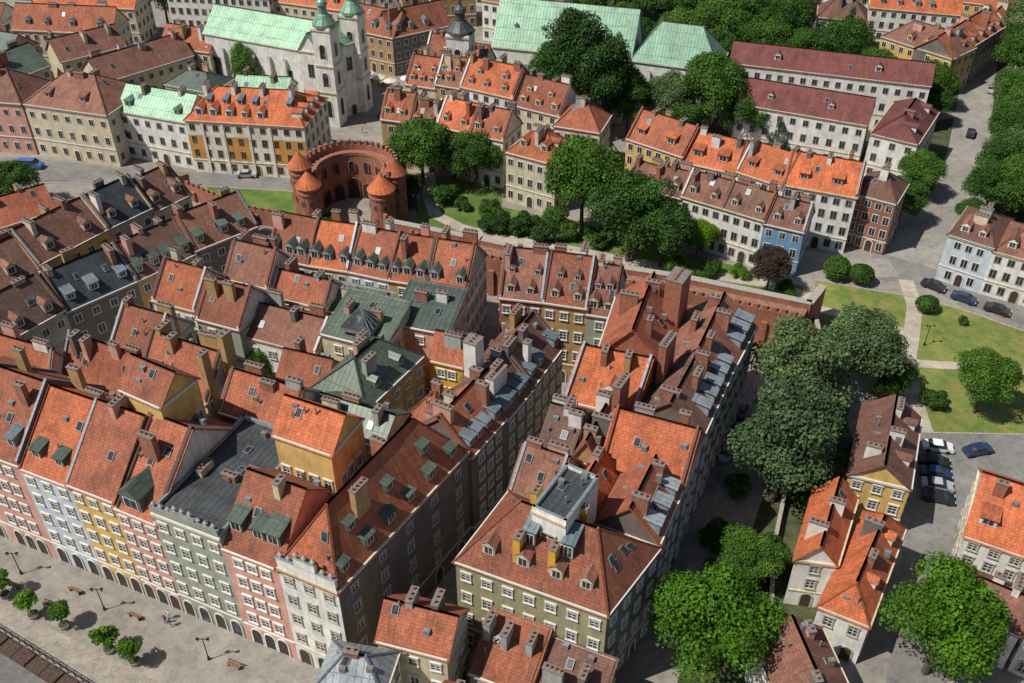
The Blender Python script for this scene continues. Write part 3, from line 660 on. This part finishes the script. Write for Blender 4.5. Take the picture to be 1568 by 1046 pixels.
# ------------------------------------------------------------------ trees
BARK=plain('bark',(.10,.075,.055),.95)
LEAF=dict(dark=leafm('foliage_dark',(.030,.085,.014),(.065,.15,.026),.32),mid=leafm('foliage_mid',(.040,.11,.014),(.095,.20,.028),.32),
          bright=leafm('foliage_bright',(.075,.19,.010),(.15,.31,.02),.35),silver=leafm('foliage_silver',(.07,.125,.045),(.15,.22,.095),.25),
          purple=leafm('foliage_purple',(.035,.026,.022),(.07,.05,.035)),blue=leafm('foliage_spruce',(.04,.09,.06),(.09,.15,.11)))
def tree_mesh(seed,nl,nleaf,ls,R=6,RZ=5.4,cz=8,lr=(1.5,2.6),kind='b'):
    rg=np.random.default_rng(seed);lob=[]
    if kind=='b':
        while len(lob)<nl:
            d=rg.normal(size=3);d/=np.linalg.norm(d)
            if d[2]<-.55: continue
            k=rg.uniform(.45,.82)
            lob.append((d[0]*R*k,d[1]*R*k,cz+d[2]*RZ*k,rg.uniform(*lr)))
        lob.append((0,0,cz,R*.45))
    elif kind=='c':
        for i in range(nl):
            h=i/nl;r=(1-h)*R*.62;a=rg.uniform(0,6.28)
            lob.append((math.cos(a)*r,math.sin(a)*r,1.5+h*RZ*2.4,(1-h)*1.5+.5))
    else:
        lob=[(rg.normal()*.12*R,rg.normal()*.12*R,cz+rg.normal()*.08*R,R*.86) for i in range(nl)]
    lob=np.array(lob);w=lob[:,3]**2;w/=w.sum()
    idx=rg.choice(len(lob),nleaf,p=w);n=rg.normal(size=(nleaf,3));n/=np.linalg.norm(n,axis=1)[:,None]
    n[:,2]=np.where(n[:,2]<-.4,-n[:,2],n[:,2])
    rad=lob[idx,3]*(rg.uniform(.62,1.08,nleaf) if kind=='b' else rg.uniform(.85,1.05,nleaf))
    c=lob[idx,:3]+n*rad[:,None]*np.array([1,1,.85])
    nn=n+rg.normal(size=(nleaf,3))*.55+np.array([0,0,.25]);nn/=np.linalg.norm(nn,axis=1)[:,None]
    t=np.cross(nn,rg.normal(size=(nleaf,3)));t/=np.linalg.norm(t,axis=1)[:,None];bt=np.cross(nn,t)
    s=(ls*rg.uniform(.55,1.3,nleaf))[:,None]
    vs=np.stack([c-t*s*.5,c-bt*s*.38,c+t*s*.5,c+bt*s*.38],1).reshape(-1,3)
    M=MB()
    def limb(p,q,r0,r1,k=6):
        p=V(p);q=V(q);ax=(q-p).normalized();a=ax.orthogonal().normalized();bb=ax.cross(a)
        for i in range(k):
            t0=2*math.pi*i/k;t1=2*math.pi*(i+1)/k
            e=lambda c_,r,t:c_+(a*math.cos(t)+bb*math.sin(t))*r
            M.face([e(p,r0,t0),e(p,r0,t1),e(q,r1,t1),e(q,r1,t0)],BARK)
    if kind!='s':
        limb((0,0,0),(.1,.05,cz*.55),R*.065,R*.045);limb((.1,.05,cz*.55),(0,0,cz+RZ*.4),R*.045,R*.015)
        for l in lob[:12]: limb((.1,.05,cz*.45+rg.uniform(0,2)*R/6),tuple(l[:3]),R*.03,R*.008,5)
    k=len(M.v);me=bpy.data.meshes.new('tree_mesh')
    allv=list(M.v)+[tuple(x) for x in vs];faces=list(M.f)+[(k+4*i,k+4*i+1,k+4*i+2,k+4*i+3) for i in range(nleaf)]
    me.from_pydata(allv,[],faces);me.materials.append(BARK);me.materials.append(LEAF['mid'])
    me.polygons.foreach_set('material_index',[0]*len(M.f)+[1]*nleaf);me.update();return me
BIG=[tree_mesh(i,40,24000,.36) for i in range(4)]
TALL=[tree_mesh(20+i,36,22000,.36,5,7.5,9.5) for i in range(2)]
SML=[tree_mesh(40+i,12,1500,.34,1.5,1.5,2.6,(.5,.8)) for i in range(2)]
SHRUB=[tree_mesh(70+i,16,5000,.34,2.6,1.5,1.5,(.7,1.2)) for i in range(2)]
BUSH=[tree_mesh(50,3,5000,.3,2.2,2.0,1.7,kind='s')]
CON=[tree_mesh(60,40,9000,.4,5,5,6,kind='c')]
def tree(name,x,y,s,kind='mid',src=BIG,sz=None):
    rr=random.Random(int(x*7+y*3));me=src[rr.randrange(len(src))]
    if sz is None: sz=rr.uniform(.9,1.1)
    o=bpy.data.objects.new(name,me);COL.objects.link(o);o.location=(x,y,0);o.scale=(s*rr.uniform(.94,1.08),s,s*sz)
    o.rotation_euler[2]=(x*1.7+y)%6.28
    o.material_slots[1].link='OBJECT';o.material_slots[1].material=LEAF[kind];return o
def lanex(y):
    P=[(149,68),(156,76),(172,88),(195,100),(236,118),(265,130),(320,155)]
    for (a,xa),(b_,xb) in zip(P,P[1:]):
        if a<=y<=b_: return xa+(xb-xa)*(y-a)/(b_-a)
    return None
def offlane(x,y,r):
    l=lanex(y)
    if l is None: return x
    k=4.5+r*.8
    return x if abs(x-l)>k else (l+k if x>l else l-k)
def infoot(x,y,m=0):
    for q in FOOT:
        ok=True
        for i in range(4):
            a=q[i];b_=q[(i+1)%4];ex,ey=b_[0]-a[0],b_[1]-a[1];L=math.hypot(ex,ey)
            if ((x-a[0])*ey-(y-a[1])*ex)/L>m: ok=False;break
        if ok: return True
    return False
for (x,y,r,k) in [(-18.5,180.9,6,'mid'),(-7.5,179.6,5.2,'mid'),(13.4,162.3,7,'mid'),(21.4,152.3,6.8,'dark'),(27.2,150.5,4.8,'dark'),
    (6.6,235.5,4.5,'mid'),(64.5,196.7,4.8,'mid'),(72.3,188.9,5.2,'mid'),(76.9,181.5,5,'mid'),(60,203,4,'mid'),
    (58,114,3.3,'mid'),(70.2,110.6,4.9,'mid'),(22.5,66.1,7.2,'bright'),(47.7,65.7,6.6,'bright'),(29.3,78.4,3.8,'mid'),(14,55,4.5,'bright'),(60,58,4,'mid'),
    (-98.6,171.4,4.2,'mid'),(-95.7,161.8,3.6,'mid'),(-105,166,4,'mid'),(98.9,218,4.2,'mid'),(93,202,4.2,'mid'),(88.3,191,4,'mid'),(82.2,176.5,3.8,'mid'),(77.4,166,3.4,'mid'),
    (85,184,3.6,'dark'),(96,210,3.8,'dark'),(105.6,207.3,5,'silver'),(117,225.6,5.5,'mid'),(129.7,246.6,6,'silver'),(102.2,191,5,'mid'),(94.5,177.8,4.6,'mid'),(101.6,179,5,'silver'),
    (88.7,165.8,4.5,'mid'),(95.7,165.8,5,'mid'),(109,194,5.5,'mid'),(84.5,160.9,3,'mid'),(103,168,4.6,'dark'),(112,210,5,'mid'),(122,236,5,'mid'),(112,180,5,'mid'),(104,158,4,'mid'),
    (40.2,265.7,6,'dark'),(48.7,263,6,'mid'),(55.5,251,6.5,'mid'),(63.6,258.2,6,'dark'),(70.8,251,6,'mid'),(80.4,263,6,'mid'),(81.4,233.5,6,'mid'),(94,219,3.2,'mid'),
    (74.9,233.5,5.5,'dark'),(62.9,237.7,5.5,'mid'),(94.5,263,6,'mid'),(105.9,268,6,'dark'),(125,262,6,'mid'),(-103.8,270,5,'mid'),(-96.7,272,5,'mid'),(-82.8,225.4,3,'mid'),(34,275,6,'mid'),
    (50,232,5,'dark'),(56,226,4,'mid'),(44,244,6,'mid'),(30,284,7,'dark'),(60,278,7,'mid'),(80,280,6,'mid'),(46,290,7,'mid'),(70,218,4,'mid'),(20,270,6,'mid'),(86,220,5,'mid'),
    (52,206,4,'mid'),(100,282,6,'mid'),(135,230,6,'mid'),(128,215,5,'mid'),(120,195,6,'dark'),(145,262,7,'mid')]:
    r*=1.2 if (y>222 or x>76) and y>150 else 1.0
    x=offlane(x,y,r)
    if infoot(x,y,2): continue
    if y<185 and x<30 and y>140: r*=1.14
    tree('tree',x,y,r/6,k)
tree('tree',34.2,152.9,3.4/6,'bright');tree('purple_tree',45.1,142.4,.62,'purple');tree('purple_tree',-50.5,160,.42,'purple')
for (x,y,s,k) in [(39.9,104.9,1.3,'silver'),(35.6,92.4,1.35,'silver'),(-63.6,225.9,.85,'mid'),(14,207,1.5,'dark'),(20.5,203,1.35,'dark'),(8,209.5,1.1,'mid'),(26,204,1.0,'mid')]: tree('tall_tree',x,y,s,k,TALL)
for (x,y,s,k) in [(44,203.5,1.35,'mid'),(34.5,205,1.0,'silver'),(51,199,.9,'mid'),(38,199,.8,'dark'),(30,197,.7,'mid')]: tree('tree',x,y,s,k)
tree('willow_tree',52.1,116.6,1.15,'silver');tree('tree',44,97,.7,'silver');tree('tree',-36.8,113.8,.42,'mid',BIG,2.0)
tree('conifer_tree',58,195,.8,'blue',CON);tree('conifer_tree',86,246,1,'blue',CON)
for (x,y,s,k) in [(58.6,147,1.15,'mid'),(62.5,145,1.05,'mid'),(71.5,136.5,.85,'mid'),(76.5,133,.4,'mid'),(-3,163.1,1.2,'dark'),(2,162,1.2,'dark'),(6.5,160,1.2,'dark'),(-13.6,174,1.2,'mid'),(-10,171,.7,'mid'),
    (36,148,.8,'mid'),(41,147,.7,'bright'),(-34.6,162.5,1.1,'mid'),(27,85,1,'mid'),(24,74,.9,'mid'),(45,108,1,'mid'),(10,160,1,'mid'),(-21,172,.9,'mid'),(48,110,1,'silver'),(31,94,.8,'mid')]:
    sh=k=='dark' or s<.8 or x<40
    tree('shrub' if sh else 'clipped_bush',x,y,s,k,SHRUB if sh else BUSH,1)
rg=random.Random(5)
for (x0,x1,y0,y1,n) in [(36,92,222,232,9),(50,76,240,292,12),(96,135,196,222,9),(98,125,158,196,12),(28,46,232,262,6)]:
    for i in range(n):
        x,y,sc_=rg.uniform(x0,x1),rg.uniform(y0,y1),rg.uniform(.6,1.05);kd=rg.choice(['mid','mid','dark','silver'])
        x=offlane(x,y,sc_*6)
        if infoot(x,y,3.5): continue
        tree('tree',x,y,sc_,kd,BIG,rg.uniform(.85,1.2))
for (x,y,s) in [(-21,178,1),(-24,183,1.1),(-4,168,1),(17,158,1.2),(30,147,1),(-14,158,.8),(8,164,1.2),(33,144,.9),(48,141,.8),(40,92,1),(33,82,1.1),(26,78,1),(47,105,1),(37,99,1),(64,112,.8),(55,122,.7),(90,117,.8)]: tree('shrub',x,y,s,'mid',SHRUB)
def planter(x,y):
    e=empty('planted_tree',(x,y,0));M=MB();M.cyl((0,0,0),.55,.6,STONE,10,.7);M.cyl((0,0,.6),.62,.04,SOIL,10);M.obj('planter',e)
    o=bpy.data.objects.new('crown',SML[int(abs(x))%2]);COL.objects.link(o);o.parent=e;o.location=(0,0,.3);o.scale=(.95,)*3;o.rotation_euler[2]=x
    o.material_slots[1].link='OBJECT';o.material_slots[1].material=LEAF['bright']
for p in [(-58.3,73.5),(-54,72),(-47.5,68.6),(-44,67),(-63,76.5)]: planter(*p)
# ------------------------------------------------------------------ cars
def carpaint(n,c):
    m,nt,bb=new_mat(n);bb.inputs['Roughness'].default_value=.3;bb.inputs['Coat Weight'].default_value=.5
    tc=N(nt,'ShaderNodeTexCoord').outputs['Object'];x=mixc(nt,'MULTIPLY',.5,c,ramp(nt,noise(nt,tc,3,3),[(.3,.8),(.7,1.1)]));nt.links.new(x,bb.inputs['Base Color'])
    return m
TYRE=plain('tyre',(.02,.02,.02),.9)
def car(name,x,y,ang,paint,van=False):
    M=MB();Lh=2.15 if not van else 2.6;wd=.88 if not van else .98
    if van: prof=[(-Lh,.35),(-Lh,1.0),(-Lh+.05,1.95),(Lh-1.5,2.05),(Lh-.75,1.3),(Lh,1.05),(Lh,.35)]
    else: prof=[(-Lh,.35),(-Lh-.02,.75),(-Lh+.1,.98),(-1.35,1.02),(-.85,1.42),(.55,1.45),(1.2,1.0),(Lh-.1,.82),(Lh,.55),(Lh,.3)]
    k=len(prof)
    def P(i,s):
        px,pz=prof[i];w=wd*(1 if pz<1.1 else .8)*( .93 if abs(px)>Lh-.15 else 1);return V((px,s*w,pz))
    for i in range(k-1):
        mat=paint
        if not van and i in(3,5): mat=GL
        if van and i==3: mat=GL
        M.face([P(i,-1),P(i+1,-1),P(i+1,1),P(i,1)],mat)
    for s in(-1,1):
        low=[P(i,s) for i in range(k) if prof[i][1]<1.06];M.face(low if s<0 else low[::-1],paint)
        up=[i for i in range(k) if prof[i][1]>1.06]
        i0,i1=up[0]-1,up[-1]+1;gh=[P(j,s) for j in range(i0,i1+1)];M.face(gh if s<0 else gh[::-1],GL)
        for xx in(-Lh*.62,Lh*.62):
            for tt in range(10):
                a=tt*math.pi/5;b2=(tt+1)*math.pi/5;cc=V((xx,s*(wd+.01),.33));r=.33
                M.face([cc,cc+V((math.cos(a)*r,0,math.sin(a)*r)),cc+V((math.cos(b2)*r,0,math.sin(b2)*r))],TYRE)
                M.face([cc+V((math.cos(a)*r,0,math.sin(a)*r)),cc+V((math.cos(b2)*r,0,math.sin(b2)*r)),cc+V((math.cos(b2)*r,-s*.2,math.sin(b2)*r)),cc+V((math.cos(a)*r,-s*.2,math.sin(a)*r))],TYRE)
        M.box((Lh-.12,s*.62-.18,.62),(.13,0,0),(0,.34,0),(0,0,.14),plain('headlamp',(.7,.7,.7),.2));M.box((-Lh-.04,s*.62-.16,.72),(.1,0,0),(0,.3,0),(0,0,.14),plain('tail_lamp',(.4,.02,.02),.3))
    o=M.obj(name);o.location=(x,y,.03);o.rotation_euler[2]=ang
    return o
W_=carpaint('paint_white',(.75,.75,.75));NV=carpaint('paint_navy',(.02,.04,.10));BK=carpaint('paint_black',(.02,.02,.022));SV=carpaint('paint_silver',(.4,.41,.42));RD=carpaint('paint_red',(.35,.03,.02))
for (x,y,a,p) in [(-56,184.5,.02,SV),(75,143.4,-.7,BK),(79,139.6,-.65,NV),(83.5,136.2,-.6,BK),(89,132.2,-.6,SV),(61.7,102.5,-.2,W_),(67.3,101.8,.25,NV),(60.2,99.5,-.25,BK),(59.6,97.2,-.22,NV),(59.0,94.9,-.25,SV),(58.4,92.6,-.27,BK),
    (34.6,110.5,1.15,NV),(32.6,105.7,1.15,BK),(31,101.5,1.15,SV),(-30,214,1.2,BK),(118,228,1.1,SV),(104,204,1.1,BK),(80,98,.2,W_)]: car('parked_car',x,y,a,p)
car('delivery_van',-103,188.5,-.12,carpaint('paint_blue',(.03,.12,.4)),True)
# ------------------------------------------------------------------ lamps, benches, railing, umbrellas
def lamp(x,y):
    M=MB();M.cyl((0,0,0),.2,.5,IRON,8,.14);M.cyl((0,0,.5),.07,3.6,IRON,8,.05)
    M.box((-.6,-.03,3.9),(1.2,0,0),(0,.06,0),(0,0,.06),IRON,bot=True)
    for s in(-.6,.6):
        M.cyl((s,0,3.55),.12,.45,plain('lamp_glass',(.6,.58,.5),.3),6,.2);M.cyl((s,0,4.0),.24,.22,IRON,6,.03)
    o=M.obj('street_lamp');o.location=(x,y,0)
for p in [(-62.4,80),(-35.5,67.5),(-50,74.5),(47,130),(68,127),(-19,170),(8,155)]: lamp(*p)
WOOD=plain('bench_wood',(.22,.12,.06),.7)
def bench(x,y,a):
    M=MB()
    for i in range(3): M.box((-.9,-.22+i*.16,.43),(1.8,0,0),(0,.13,0),(0,0,.05),WOOD,bot=True)
    for i in range(2): M.box((-.9,.27,.6+i*.17),(1.8,0,0),(0,.05,0),(0,0,.12),WOOD,bot=True)
    for s in(-.75,.7): M.box((s,-.2,0),(.07,0,0),(0,.5,0),(0,0,.43),IRON);M.box((s,.27,.43),(.07,0,0),(0,.05,0),(0,0,.45),IRON)
    o=M.obj('park_bench');o.location=(x,y,0);o.rotation_euler[2]=a
for p in [(-54.4,77.2,2.7),(-45.8,73.4,2.7),(-32.3,66.5,-.4),(-62.4,78,2.7),(-57,75,-.4),(62,128,.5),(46,131,1)]: bench(*p)
M=MB()
p=V((-68,75.2,0));q=V((-40,59.3,0));al=(q-p).normalized();L=(q-p).length;nl_=V((-al.y,al.x,0))
for j in range(int(L/1.2)): M.cyl(p+al*j*1.2,.06,1.0,IRON,6)
M.box(p+Z*.9,al*L,nl_*.08,Z*.08,IRON,bot=True);M.box(p+Z*.4,al*L,nl_*.05,Z*.05,IRON,bot=True)
RP=plain('rust_planter',(.10,.05,.04),.9);DP=plain('dry_planting',(.085,.05,.035),.9,0,.7,4)
for j in range(int(L/2.4)): M.box(p-nl_*2.1+al*(j*2.4+.1),al*2.2,nl_*1.7,Z*(.45+.12*(j%2)),RP,DP)
M.obj('iron_railing')
def umb(x,y,c):
    M=MB();M.cyl((0,0,0),.04,2.4,IRON,6);M.cyl((0,0,2.2),1.7,.6,plain('canvas_'+c,dict(c=(.7,.62,.45),w=(.75,.74,.7))[c],.8),8,.02);M.cyl((0,0,2.0),1.68,.2,plain('canvas_'+c,(.7,.6,.4)),8,1.7,cap=False)
    M.cyl((.9,0,0),.35,.72,WOOD,8);o=M.obj('cafe_umbrella');o.location=(x,y,0)
for p in [(-36,234,'c'),(-33,231.5,'c'),(-30,229.5,'c'),(-26,231,'w'),(13.5,110.5,'w')]: umb(*p)
# ------------------------------------------------------------------ people
def person_mesh(stride):
    me=bpy.data.meshes.new('p')
    vs=[(0,0,.95),(0,0,1.15),(0,0,1.42),(0,0,1.52),(0,0,1.60),(0,0,1.74),
        (.1,0,.9),(.12,stride,.5),(.12,stride*1.6,.08),(.12,stride*1.6+.16,.03),(-.1,0,.9),(-.12,-stride*.6,.5),(-.12,-stride*1.7,.08),(-.12,-stride*1.7+.16,.03),
        (.2,0,1.40),(.27,-stride*.6,1.12),(.28,-stride*.4+.08,.86),(.28,-stride*.4+.12,.78),(-.2,0,1.40),(-.27,stride*.6,1.12),(-.28,stride*.8+.08,.86),(-.28,stride*.8+.12,.78)]
    es=[(0,1),(1,2),(2,3),(3,4),(4,5),(0,6),(6,7),(7,8),(8,9),(0,10),(10,11),(11,12),(12,13),(2,14),(14,15),(15,16),(16,17),(2,18),(18,19),(19,20),(20,21)]
    rs=[.15,.14,.15,.06,.09,.085,.1,.07,.045,.04,.1,.07,.045,.04,.07,.05,.04,.035,.07,.05,.04,.035]
    me.from_pydata(vs,es,[]);o=bpy.data.objects.new('p',me);COL.objects.link(o)
    o.modifiers.new('s','SKIN');sv=me.skin_vertices[0].data
    for i,r in enumerate(rs): sv[i].radius=(r,r*.8,)
    sv[0].use_root=True
    o.modifiers.new('u','SUBSURF').levels=1
    dg=bpy.context.evaluated_depsgraph_get();em=bpy.data.meshes.new_from_object(o.evaluated_get(dg));bpy.data.objects.remove(o)
    for _ in range(4): em.materials.append(None)
    for p in em.polygons:
        z=p.center.z;x=abs(p.center.x)
        p.material_index=0 if (z>1.5 and not(z>1.66 or p.center.y<-.03)) or (x>.24 and z<1.05) else 3 if z>1.55 else 1 if z>.93 else 2
        p.use_smooth=True
    return em
PM=[person_mesh(.02),person_mesh(.16)]
SKN=plain('skin',(.5,.3,.2),.6);HAIR=plain('hair',(.05,.03,.02),.8)
CL=[plain('cloth_red',(.4,.05,.04)),plain('cloth_blue',(.06,.12,.3)),plain('cloth_white',(.7,.7,.68)),plain('cloth_black',(.03,.03,.035)),plain('cloth_tan',(.4,.3,.18))]
def person(x,y,a,i,z=0):
    o=bpy.data.objects.new('person',PM[i%2]);COL.objects.link(o);o.location=(x,y,z);o.rotation_euler[2]=a
    for k,m in enumerate((SKN,CL[i%5],CL[(i*3+1)%5],HAIR)): o.material_slots[k].link='OBJECT';o.material_slots[k].material=m
for i,(x,y) in enumerate([(-41.9,72.5),(-41.2,72.1),(-41.6,73.2),(-66,80),(44,131),(45.2,129.6),(46.5,131.6),(44.5,127),(46,125.3),(47,127.8),(43.6,128.8),(-31,222),(-33,218),(-29,210),(-32,226),(-27,226),(-34,205),(-26,200),(-31,167),(-30,166),(12,113),(63,126),(-28,230),(-24,228),(-36,199)]):
    person(x,y,i*1.3,i,.016 if x>40 else .005)
# ------------------------------------------------------------------ roof features
for (x,y,z1) in [(.7,68.9,20.2),(4.4,67.4,20.2)]:
    M=MB();chimney(M,x,y,16,z1,1.3,.8,-.42+1.57,wallm('ye'));M.obj('chimney_stack')
for (x,y) in [(1.9,69.3),(5.9,67.6)]:
    M=MB();u=V((.915,-.405,0));dormer(M,V((x,y,18.2)),u,V((-.405,-.915,0)),1.0,1.3,2.2,'s',roofm('l'),roofm('l'));M.obj('tall_metal_dormer')
M=MB();c=V((-21.5,110.5,17.2))
P=[c+V(p) for p in((-2.6,-1,-.2),(1.8,-2.6,-.2),(3.2,1.2,-.2),(-1.2,2.8,-.2))];ap=c+V((.3,.1,2.2))
for i in range(4):
    a,b_=P[i],P[(i+1)%4];M.face([a,b_,ap],GL)
    M.box(a-Z*.6,b_-a,Z.cross((b_-a).normalized())*.1,V((0,0,.6)),LEAD)
    for t in(0,.25,.5,.75):
        e=lerp(a,b_,t);dv=ap-e;M.box(e+Z*.02,dv,V((.08,.05,0)),Z*.06,LEAD)
M.obj('glass_pyramid_skylight')
for (x,y,z1,w,d) in [(-4.9,97.6,24,2.0,1.8),(-2,95.5,20.5,3.4,1.2),(-5.5,101.5,19.5,1.6,1),(2,101,21,1.0,.8)]:
    M=MB();chimney(M,x,y,10,z1,w,d,1.05,wallm('w'));M.obj('chimney_stack')
for (x,y,z1,w,d) in [(-36,97,25.5,1.6,.9),(-38.5,95,24,1.2,.9),(23,112,24,3.5,2.4),(20,99,23,3.5,1.0),(13.5,92,22,3.0,1.0)]:
    M=MB();chimney(M,x,y,10,z1,w,d,1.05,wallm('oc' if x<0 else 'br'));M.obj('chimney_stack')
# ------------------------------------------------------------------ light and camera
S=V((-.92,-.38,0)).normalized();el=math.radians(55)
Sd=V((S.x*math.cos(el),S.y*math.cos(el),math.sin(el)))
w=bpy.data.worlds.new('World');SC.world=w;w.use_nodes=True;nt=w.node_tree
sk=nt.nodes.new('ShaderNodeTexSky');sk.sky_type='NISHITA';sk.sun_disc=False;sk.sun_elevation=el;sk.sun_rotation=math.atan2(S.x,S.y)
bg=nt.nodes['Background'];bg.inputs[1].default_value=.075;nt.links.new(sk.outputs[0],bg.inputs[0])
sl=bpy.data.lights.new('sun','SUN');sl.energy=5.0;sl.angle=math.radians(.5);sl.color=(1,.95,.87)
so=bpy.data.objects.new('sun',sl);COL.objects.link(so);so.rotation_euler=(-Sd).to_track_quat('-Z','Y').to_euler()
cam=bpy.data.cameras.new('camera');cam.sensor_width=36;cam.lens=36*1500/1568;cam.clip_end=10000;cam.clip_start=1
co=bpy.data.objects.new('camera',cam);COL.objects.link(co);co.location=(0,0,100);co.rotation_euler=(math.radians(52),0,0)
SC.camera=co
SC.view_settings.view_transform='Standard';SC.view_settings.look='None';SC.view_settings.exposure=0
